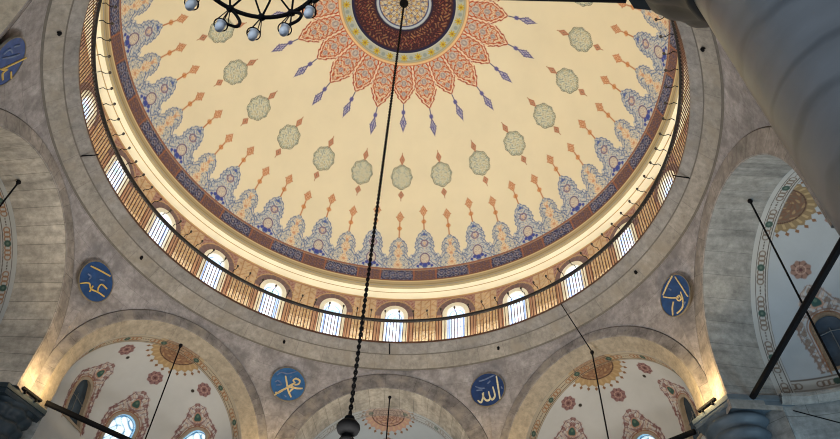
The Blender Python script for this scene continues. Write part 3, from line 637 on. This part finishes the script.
for az, lab in ((67.5, 'blue grey marble column with moulded capital between the far right and right arches'), (-67.5, 'dark lobed marble column capital between the far left and left arches'),
                (22.5, 'marble column below the far arch, right of the hanging knob'), (-22.5, 'marble column below the far arch, left of the hanging knob')):
    sx, cy = math.sin(rad(az)), math.cos(rad(az)); lf = az < -50
    rc = RC + (.14 if lf else 0); zt = 9.12 if lf else 9.42
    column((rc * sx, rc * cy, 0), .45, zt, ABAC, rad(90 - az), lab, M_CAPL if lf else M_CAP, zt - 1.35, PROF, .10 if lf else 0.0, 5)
    n = np.array([sx, cy]); e = np.array([n[1], -n[0]])
    P = [n * (rc - (.28 if lf else .54)) - e * .55, n * (rc - (.28 if lf else .54)) + e * .55, n * (rc + .6) + e * 1.0, n * (rc + .6) - e * 1.0]
    wh = 'at the %s of the %s arches' % ('right' if az > 0 else 'left', 'far' if abs(az) < 30 else 'side')
    b = MB(); poly_prism(b, [tuple(q) for q in P][::-1], zt + .002, 9.44); o = b.build('impost', M_STONE); tag(o, 'stone impost block on the column capital ' + wh, 'impost', kind='structure')
    b = MB(); k1 = 1 if abs(az) > 45 else 0; sg = 1 if az > 0 else -1
    Q = []
    for kk in ((2, 1) if abs(az) > 45 else (1, 0)):
        nn, ee = frame_of(kk); nn, ee = nn[:2] * np.array([sg, 1]), ee[:2] * np.array([sg, 1]); pp = params(kk); inner = -1 if kk * 45 > abs(az) else 1
        Q.append(nn * pp['ain'] + ee * (pp['rn'] * inner))
    P = [Q[0], Q[0] * .4 + Q[1] * .6 + n * .12, Q[1], Q[1] + n * 2.2, Q[0] + n * 2.2]
    poly_prism(b, [tuple(q) for q in P], 0, 9.43); b.uv = [(math.hypot(v[0] - Q[0][0], v[1] - Q[0][1]), v[2]) for v in b.v]
    o = b.build('pier', M_WALL); tag(o, 'pale marble pier wall behind the column ' + wh, 'pier', kind='structure')
NC = (4.06, -6.53)
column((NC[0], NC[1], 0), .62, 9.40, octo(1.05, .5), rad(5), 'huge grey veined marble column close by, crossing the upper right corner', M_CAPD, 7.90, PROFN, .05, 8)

# ------------------------------------------------------------------ gallery railing
RR = 6.50
rail = empty('gallery_railing'); tag(rail, 'ring shaped gallery railing of brown balusters with a black handrail', 'railing')
b = MB(); b.tube([(RR * math.sin(2 * PI * i / 240), RR * math.cos(2 * PI * i / 240), 14.48) for i in range(240)], .05, 8, closed=True); b.build('handrail', M_RAIL, rail, True)
b = MB(); b.lathe([(RR - .03, 13.63), (RR - .03, 13.70), (RR + .03, 13.70), (RR + .03, 13.63)], 240); b.build('base_rail', M_BAL, rail)
bm_ = MB(); bm_.tube([(0, 0, 13.70), (0, 0, 13.78), (0, 0, 14.0), (0, 0, 14.36), (0, 0, 14.44)], [.013, .0105, .013, .0105, .013], 6)
proto = None; rest = MB(); NB = 432
def vis_rank(i):
    a = wrapd(360.0 * i / NB, 360.0); return abs(abs(a) - 93)
order = sorted(range(NB), key=vis_rank); chosen = set(order[:100])
for i in range(NB):
    a = 2 * PI * (i + .5) / NB; x, y = RR * math.sin(a), RR * math.cos(a)
    if i in chosen:
        if proto is None: proto = bm_.build('baluster', M_BAL, rail, True); ob = proto
        else: ob = proto.copy(); COL.objects.link(ob); ob.parent = rail
        ob.location = (x, y, 0)
    else: rest.add([(p[0] + x, p[1] + y, p[2]) for p in bm_.v], bm_.f)
ob = rest.build('balusters', M_BAL, rail, True); ob['kind'] = 'stuff'

# oil-lamp like bulbs on curved arms along the handrail
lamp0 = None
for i in range(-33, 32):
    a = 3.75 * i + 1.9
    if lamp0 is None:
        lamp0 = empty('rail_lamp', (RR * math.sin(rad(a)), RR * math.cos(rad(a)), 14.48), -rad(a))
        q = MB(); q.tube([(0, -.058, .03), (0, -.11, .10), (0, -.17, .06), (0, -.22, .05), (0, -.28, .09)], .010, 6); q.build('arm', M_IRON, lamp0, True)
        q = MB(); q.ball((0, -.29, .12), .031, 10, 7, (1, 1, 1.1)); q.lathe([(.0, .075), (.022, .08), (.022, .10), (.0, .10)], 10, (0, -.29, 0)); q.build('bulb', M_BULB, lamp0, True)
        l = lamp0
    else: l = dup(lamp0, (RR * math.sin(rad(a)), RR * math.cos(rad(a)), 14.48), -rad(a))
    tag(l, 'small dark lamp on a curved arm fixed to the black handrail', 'lamp', 'lamps along the gallery handrail')

# ------------------------------------------------------------------ roundels with calligraphy
RND = {
  'a': ((2.709, 6.498, 12.225), 22.63, 'far right dark blue roundel with tall white gold calligraphy beside the middle arch', M_BLUE4, M_PALEG, {"alif":[[0.284,0.329],[0.296,0.153],[0.306,-0.063],[0.318,-0.34]],"lam1":[[0.157,0.043],[0.183,-0.119],[0.188,-0.234],[0.111,-0.315],[0.055,-0.239],[0.03,-0.062]],"lam2":[[0.055,-0.239],[0.023,-0.307],[-0.056,-0.304],[-0.112,-0.222],[-0.148,-0.091]],"ha":[[-0.114,-0.065],[-0.143,-0.215],[-0.207,-0.332],[-0.29,-0.257]],"t1":[[-0.214,0.278],[-0.051,0.294],[0.23,0.368]],"t2":[[-0.322,0.15],[-0.199,0.074],[-0.072,0.048]],"t3":[[0.018,0.162],[0.105,0.227]],"t4":[[-0.299,0.029],[-0.139,0.013]],"t5":[[0.385,0.003],[0.409,-0.068]]}),
  'b': ((-2.646, 6.524, 12.186), -22.08, 'far left blue roundel with looping gold calligraphy beside the hanging chain', M_BLUE3, M_GOLD, {"stem":[[-0.118,0.202],[-0.047,0.029],[0.047,-0.183],[0.163,-0.343]],"long":[[-0.278,-0.405],[-0.16,-0.258],[-0.031,-0.143],[0.077,-0.01],[0.181,0.074]],"loop":[[0.181,0.074],[0.115,0.13],[0.17,0.201],[0.281,0.176],[0.279,0.075],[0.176,0.017]],"low":[[0.029,-0.104],[0.124,-0.063],[0.263,-0.061],[0.412,-0.02]],"mid":[[0.077,-0.01],[0.16,-0.068],[0.112,-0.165],[0.082,-0.228]],"tail":[[-0.28,-0.326],[-0.198,-0.311],[-0.099,-0.223]],"t1":[[-0.347,0.166],[-0.25,0.269],[-0.077,0.281],[0.141,0.411]],"t2":[[-0.35,-0.037],[-0.277,0.02],[-0.172,-0.061],[-0.297,-0.114]],"t3":[[-0.023,-0.328],[0.038,-0.366]],"t4":[[0.013,0.194],[0.038,0.239]]}),
  'c': ((-6.561, 2.552, 12.035), -68.75, 'blue roundel with a yellow wavy stroke, between left side and far left arches', M_BLUE, M_GOLDY, {"bar":[[-0.341,0.17],[-0.076,0.263],[0.214,0.35]],"wave":[[-0.309,-0.326],[-0.139,-0.171],[-0.009,-0.232],[0.174,-0.171],[0.387,-0.132]],"loop":[[0.174,-0.171],[0.123,-0.078],[0.151,0.041],[0.328,0.055]],"hook":[[-0.004,-0.309],[-0.01,-0.212],[-0.017,-0.144]],"t1":[[-0.285,-0.019],[-0.19,-0.018],[-0.193,-0.103]],"t2":[[0.034,0.095],[0.156,0.159]]}),
  'd': ((6.608, 2.429, 12.081), 69.82, 'tilted blue roundel with triangular gold strokes, between far right and right side arches', M_BLUE, M_GOLD, {"left":[[0.177,0.422],[-0.068,0.349],[-0.298,0.243]],"right":[[0.243,0.352],[0.282,0.038],[0.315,-0.275]],"mid":[[-0.31,0.205],[-0.139,0.041],[0.082,-0.135]],"eye":[[0.113,-0.086],[0.138,-0.188],[0.048,-0.189],[0.019,-0.093],[0.113,-0.086]],"leg":[[-0.104,-0.096],[-0.206,-0.189],[-0.286,-0.344]],"curl":[[0.195,-0.052],[0.157,-0.248],[0.042,-0.381],[-0.156,-0.385]],"t1":[[-0.066,0.253],[-0.025,0.173]],"t2":[[0.197,-0.324],[0.12,-0.353]]}),
  'e': ((-6.316, -3.11, 11.895), -116.22, 'violet blue roundel with gold stroke cut by the left picture edge', M_BLUE2, M_GOLDY, {"bar":[[0.091,-0.108],[0.119,0.091],[0.151,0.297],[0.187,0.56]],"hook":[[0.356,-0.058],[0.199,-0.076],[0.175,0.051]],"leg":[[0.456,0.183],[0.289,0.153]],"blob":[[0.069,-0.149],[0.138,-0.056],[0.169,0.038]],"t1":[[-0.231,-0.106],[-0.249,0.045],[-0.14,0.138]],"t2":[[-0.254,0.162],[-0.205,0.329]],"t3":[[-0.152,-0.135],[-0.059,0.108],[0.002,0.358]]}),
}

def stroke(mb, pts, w0, w1, y):
    """flat brush stroke, swelling then tapering, standing proud of the board"""
    P = [Vector((p[0], p[1])) for p in pts]; Q = []
    for i in range(len(P) - 1):
        a, b_, c, d = P[max(i - 1, 0)], P[i], P[i + 1], P[min(i + 2, len(P) - 1)]
        for j in range(6):
            t = j / 6; Q.append(.5 * ((2 * b_) + (c - a) * t + (2 * a - 5 * b_ + 4 * c - d) * t * t + (3 * b_ - a - 3 * c + d) * t ** 3))
    Q.append(P[-1]); n = len(Q); V = []; F = []
    for i, q in enumerate(Q):
        t = (Q[min(i + 1, n - 1)] - Q[max(i - 1, 0)]).normalized(); m = Vector((-t.y, t.x)); w = (w0 + (w1 - w0) * math.sin(PI * min(1, .12 + .8 * i / n))) / 2
        for sg, yy in ((-1, y), (1, y), (1, y + .02), (-1, y + .02)): V.append((q.x + m.x * w * sg, q.y + m.y * w * sg, yy))
    for i in range(n - 1):
        for a, b_ in ((0, 1), (1, 2), (2, 3), (3, 0)): F.append((4 * i + a, 4 * i + b_, 4 * i + 4 + b_, 4 * i + 4 + a))
    F += [(3, 2, 1, 0), (4 * n - 4, 4 * n - 3, 4 * n - 2, 4 * n - 1)]
    mb.add(V, F, [(v[0], v[1]) for v in V])
for key, (pos, A, lab, mb_, mg, st) in RND.items():
    a = rad(A); rv = Vector((math.sin(a), math.cos(a), 0)); e = Vector((math.cos(a), -math.sin(a), 0)); n = (-rv * math.cos(rad(9)) - Vector((0, 0, 1)) * math.sin(rad(9))).normalized(); up = n.cross(e)
    o = empty('roundel', pos); M = Matrix((e, up, n)).transposed(); o.rotation_euler = M.to_euler(); tag(o, lab, 'roundel')
    off = (.02, .06) if key == 'e' else (0, 0)
    q = MB(); q.lathe([(0, -.025), (.475, -.025), (.475, .0), (0, .0)], 56, (off[0], off[1], 0)); q.build('board', mb_, o)
    q = MB(); q.lathe([(.462, -.025), (.483, -.025), (.483, .012), (.462, .012), (.462, -.025)], 56, (off[0], off[1], 0)); q.build('rim', M_RIM, o)
    q = MB(); s2 = MB()
    for nme, L in st.items():
        if nme[0] == 't' and nme[1:].isdigit(): pass
        else: stroke(q, L, .024, (.047 if key in 'ab' else .03), .002)
    q.build('calligraphy', mg, o)
    for nme, L in st.items():
        if nme[0] == 't' and nme[1:].isdigit(): s3 = MB(); stroke(s3, L, .022, .034, .001); s3.build('small_letter', M_DIMG, o)


# ------------------------------------------------------------------ hanging things
def chain_mesh(z0, z1, w=.026, wire=.0165, ln=.085):
    b = MB(); n = int((z1 - z0) / (ln * .74)); st = (z1 - z0) / n
    for i in range(n):
        z = z0 + st * (i + .5); t = i % 2; pts = []
        for j in range(10):
            a = 2 * PI * j / 10; x = w * math.cos(a) * .8; zz = ln * .5 * math.sin(a); pts.append((x, 0, z + zz) if t else (0, x, z + zz))
        b.tube(pts, wire, 5, closed=True)
    return b
ch = empty('chandelier_hub', (0, 0, 7.0)); tag(ch, 'black turned knob hanging on the long chain from the dome crown', 'hanging lamp')
b = chain_mesh(.23, 14.66); b.build('chain', M_IRON, ch, True)
b = MB(); b.lathe([(r * .9, z) for r, z in ((0, .26), (.03, .25), (.035, .17), (.075, .16), (.085, .14), (.07, .115), (.055, .10), (.14, .07), (.185, .02), (.195, -.03), (.17, -.09), (.10, -.135), (.05, -.15), (.05, -.17), (.11, -.19), (.13, -.23), (.10, -.27), (.045, -.30), (.04, -.8), (.08, -.85), (.08, -.95), (0, -1.0))], 32); b.build('turned_knob', M_IRON, ch, True)
b = MB(); b.lathe([(0, 14.72), (.14, 14.72), (.12, 14.66), (.05, 14.60), (.0, 14.58)], 24); b.build('ceiling_plate', M_IRON, ch, True)

def rod(k, depth, ztop, zbot, label, r=.018, x=0.0):
    n, e = frame_of(k); pos = n * depth + e * x
    o = empty('hanging_rod', (pos[0], pos[1], ztop)); tag(o, label, 'rod')
    b = MB(); b.tube([(0, 0, -.06), (0, 0, zbot - ztop)], r, 8); b.build('rod', M_IRON, o)
    b = MB(); b.lathe([(0, .02), (.042, .02), (.05, -.02), (.03, -.05), (.024, -.08), (0, -.08)], 14); b.build('hook_plate', M_IRON, o, True)
    return o
rod(7, 7.285, 12.235, 5.0, 'thin black hanging rod from the crown of the far left arch', x=-.12)
rod(1, 6.86, 12.09, 5.0, 'thin black hanging rod below a slanting wire at the far right arch', x=.395)
rod(0, 7.33, 12.44, 5.0, 'thin black hanging rod from the far middle arch', x=.06)
rod(2, 7.565, 12.43, 5.0, 'thin black hanging rod below the right side arch, beside the column', x=.085)
rod(6, 7.57, 12.44, 5.0, 'thin black hanging rod at the left edge below the left arch')

def bar(name, a, b_, r, label, cat, mat=M_IRON, n=8):
    a = Vector(a); b_ = Vector(b_); m = MB(); m.tube([(0, 0, 0), tuple(b_ - a)], r, n); o = m.build(name, mat); o.location = a; return tag(o, label, cat)
def V2(az, r, z): return (r * math.sin(rad(az)), r * math.cos(rad(az)), z)
TZ = 9.33
bar('tie_rod', (7.40, 2.30, TZ + .04), (7.40, -2.9, TZ + .04), .06, 'heavy black iron tie rod across the right side niche', 'tie rod')
bar('tie_rod', (-7.42, 2.30, TZ), (-7.42, -2.9, TZ), .06, 'heavy black iron tie rod across the left side niche', 'tie rod')
for s in (-1, 1):
    p0 = np.array(V2(67.5 * s, 7.72, TZ - .02)); p1 = np.array(V2(22.5 * s, 7.72, TZ - .02)); d = (p1 - p0) / np.linalg.norm(p1 - p0)
    bar('tie_rod', p0 + d * (.74 if s > 0 else .52), p1 - d * .9, .06, 'heavy black iron tie rod across the far %s niche' % ('right' if s > 0 else 'left'), 'tie rod')
bar('tie_rod', (3.30, -5.62, 9.22), (-3.4, -5.62, 9.22), .045, 'black tie rod along the top edge, running left from the near capital', 'tie rod')
bar('cable', V2(45, 6.43, 13.60), np.array(frame_of(1)[0]) * 6.86 + np.array(frame_of(1)[1]) * .395 + np.array([0, 0, 12.10]), .014, 'thin slanting wire from the railing down to the far right arch hook', 'cable')
bar('cable', (8.10, 2.33, 9.12), (8.74, 1.78, 8.46), .012, 'thin wire running right from the right column capital', 'cable')

# iron pegs under the railing
peg0 = None
for az, w in ((0, 'above the far middle arch'), (-90, 'above the left arch'), (89, 'above the right arch')):
    q = MB(); q.tube([(0, .03, 0), (0, -.30, .05), (0, -.36, .09)], [.02, .014, .012], 6); o = q.build('iron_peg', M_IRON); o.location = V2(az, 6.66, 13.40); o.rotation_euler = (0, 0, -rad(az))
    tag(o, 'short iron peg sticking out of the stone ring %s' % w, 'peg')
# small spotlights on the stone ring
for az, w in ((-25.5, 'above the gold on blue roundel at far left'), (26.6, 'above the darkest blue roundel at far right'), (64.5, 'above the right hand roundel'), (-64, 'above the roundel left of the far left arch'), (-116.5, 'near the upper left corner'), (116.5, 'beside the near column at upper right')):
    o = empty('spotlight', V2(az, 6.79, 13.24), -rad(az)); tag(o, 'small black spotlight on the stone ring, %s' % w, 'spotlight')
    q = MB(); q.box((0, -.03, .01), (.03, .10, .03)); q.build('bracket', M_IRON, o)
    q = MB(); q.lathe([(0, -.045), (.03, -.045), (.036, .02), (.02, .045), (0, .045)], 12, (0, -.08, -.01)); q.build('lamp_head', M_IRON, o, True)

# floodlight bars on the imposts
for az, w in ((67.5, 'right of the far right arch'), (-67.5, 'left of the far left arch')):
    o = empty('floodlight', V2(az, 7.24 if az > 0 else 7.36, 9.435 if az > 0 else 9.135), -rad(az)); tag(o, 'black bar floodlight lighting the stone foot of the arch, %s' % w, 'floodlight')
    q = MB(); q.box((0, 0, .03), (.50, .07, .05)); q.build('housing', M_IRON, o)
    q = MB(); q.box((-.15, .0, -.02), (.03, .05, .05)); q.box((.15, .0, -.02), (.03, .05, .05)); q.build('foot', M_IRON, o)

# ------------------------------------------------------------------ iron ring chandelier near the camera

def smooth(P, m=5):
    P = [Vector(q) for q in P]; Q = []
    for i in range(len(P) - 1):
        a, b_, c, d = P[max(i - 1, 0)], P[i], P[i + 1], P[min(i + 2, len(P) - 1)]
        for k_ in range(m):
            t = k_ / m; Q.append(.5 * ((2 * b_) + (c - a) * t + (2 * a - 5 * b_ + 4 * c - d) * t * t + (3 * b_ - a - 3 * c + d) * t ** 3))
    return Q + [P[-1]]
cc = Vector((-.04, -7.29, 6.0)); cr = .487
cd = empty('chandelier', cc); tag(cd, 'black iron ring chandelier with small glass lamps at the upper left', 'chandelier')
q = MB(); q.tube([(cr * math.sin(2 * PI * i / 72), cr * math.cos(2 * PI * i / 72), 0) for i in range(72)], .0155, 8, closed=True); q.build('ring', M_IRON, cd, True)
q = MB(); q.tube([(.12 * math.sin(2 * PI * i / 32), .12 * math.cos(2 * PI * i / 32), .62) for i in range(32)], .014, 6, closed=True); q.lathe([(0, .9), (.03, .88), (.05, .7), (.12, .63), (.12, .60), (.05, .56), (.03, .4), (.07, .3), (0, .2)], 20); q.build('hub', M_IRON, cd, True)
NJ = 14; sp = MB()
lamps = []
for j in range(NJ):
    a = 2 * PI * j / NJ + rad(-2.7); p = Vector((cr * math.sin(a), cr * math.cos(a), 0))
    for da in (-.16, .16): sp.tube(smooth([p, (.36 * math.sin(a + da * 1.15), .36 * math.cos(a + da * 1.15), .13), (.22 * math.sin(a + da * 1.2), .22 * math.cos(a + da * 1.2), .34), (.11 * math.sin(a + da), .11 * math.cos(a + da), .61)], 3), .0075, 6)
    sp.ball(p, .028, 8, 6)
    e = Vector((math.cos(a), -math.sin(a), 0)); n = Vector((math.sin(a), math.cos(a), 0))
    dn = Vector((0, 0, -1))
    if j % 3 == 1: sx_ = MB(); sx_.tube(smooth([p, p + e * .06 + dn * .05, p + e * .10 + dn * .12, p + e * .085 + dn * .19, p + e * .0 + dn * .21]), .0115, 6); sx_.build('scroll', M_IRON, cd, True)
    if j % 3 == 2: sx_ = MB(); sx_.tube(smooth([p, p + e * .005 + dn * .10, p + e * .05 + dn * .18, p + e * .11 + dn * .23, p + e * .17 + dn * .245]), .0115, 6); sx_.build('scroll', M_IRON, cd, True)
sp.build('spokes', M_IRON, cd, True)
for j in range(NJ):
    a = 2 * PI * j / NJ + rad(-2.7); n = Vector((math.sin(a), math.cos(a), 0)); e = Vector((math.cos(a), -math.sin(a), 0)); p = n * cr
    w = MB()
    for da, dn in ((-.045, 0), (.045, 0), (0, .045), (0, -.045)): w.tube([n * cr, p + e * da + n * dn + Vector((0, 0, -.25))], .0038, 5)
    w.tube([p + e * .045 * math.cos(t * PI / 8) + n * .045 * math.sin(t * PI / 8) + Vector((0, 0, -.25)) for t in range(16)], .0045, 5, closed=True)
    hl = w.build('lamp_holder', M_IRON, cd, True)
    g = MB(); g.lathe([(0, -.325), (.014, -.322), (.025, -.31), (.031, -.29), (.031, -.27), (.026, -.25), (.033, -.225), (.030, -.225), (.022, -.25), (.027, -.272), (.027, -.29), (.020, -.306), (0, -.315)], 16, tuple(p)); g.build('glass_cup', M_LAMPGLASS, hl, True)
q = chain_mesh(.88, 6.44, .03, .009, .10); q.build('chain', M_IRON, cd, True)


# ------------------------------------------------------------------ floor
b = MB(); b.lathe([(0, 0), (14, 0)], 48); tag(b.build('floor', M_CARPET), 'carpeted prayer hall floor below the dome', 'floor', kind='structure')

# ------------------------------------------------------------------ lights
def light(name, kind, loc, energy, color, **kw):
    l = D.lights.new(name, kind); l.energy = energy; l.color = color
    for k_, v_ in kw.items(): setattr(l, k_, v_)
    o = D.objects.new(name, l); COL.objects.link(o); o.location = loc; return o
def aim(o, tgt): o.rotation_euler = (Vector(tgt) - o.location).to_track_quat('-Z', 'Y').to_euler()
WORLD_S = .32; EXPO = 0.0
o = light('dome_fill_light', 'AREA', (0, 0, 3.2), 585, (1, .98, .92), shape='DISK', size=3.5, spread=rad(116)); o.rotation_euler = (PI, 0, 0)  # unseen disk added below the view to brighten the dome
for i in range(24):
    a = 15 * i + 7.5; light('gallery_led', 'POINT', V2(a, 6.93, 13.74), 32, (1, .91, .72), shadow_soft_size=.06)
o = light('daylight_back', 'AREA', (-2, -13, 5.5), 400, (.80, .90, 1), shape='RECTANGLE', size=6, size_y=5); aim(o, (0, 2, 11))
o = light('daylight_right', 'AREA', (9.3, -.3, 5.2), 150, (.55, .80, 1), shape='RECTANGLE', size=1.6, size_y=2.5); aim(o, (8.6, 0, 12))
o = light('daylight_far', 'AREA', (0, 9.2, 5.2), 65, (.66, .85, 1), shape='RECTANGLE', size=1.6, size_y=2.5); aim(o, (0, 8.8, 12))
for az in (22.5, 67.5, -22.5, -67.5):
    lf = az < -50
    o = light('floodlight_beam', 'AREA', V2(az, 6.90 if not lf else 6.92, 9.50 if not lf else 9.20), 40 if not lf else 34, (1, .70, .32), shape='RECTANGLE', size=.45, size_y=.05); aim(o, V2(az, 7.42, 10.4))


# ------------------------------------------------------------------ world, camera, view
wd = D.worlds.new('World'); SC.world = wd; wd.use_nodes = True
bg = wd.node_tree.nodes['Background']; bg.inputs[0].default_value = (.62, .74, .9, 1); bg.inputs[1].default_value = WORLD_S
cam = D.cameras.new('Camera'); co = D.objects.new('Camera', cam); COL.objects.link(co); SC.camera = co
cam.sensor_width = 36; cam.lens = 677.068 / 840 * 36; cam.clip_start = .05; cam.clip_end = 200
Rm = Matrix(((0.99926, -0.03074, 0.02311), (-0.00777, -0.74976, -0.66166), (0.03766, 0.66099, -0.74945)))
co.matrix_world = Matrix.Translation((1.18510739, -8.86504069, 1.6)) @ Rm.to_4x4()
SC.cycles.filter_width = 1.05
vs = SC.view_settings; vs.view_transform = 'Standard'; vs.look = 'None'; vs.gamma = 1; vs.use_curve_mapping = False; vs.exposure = EXPO
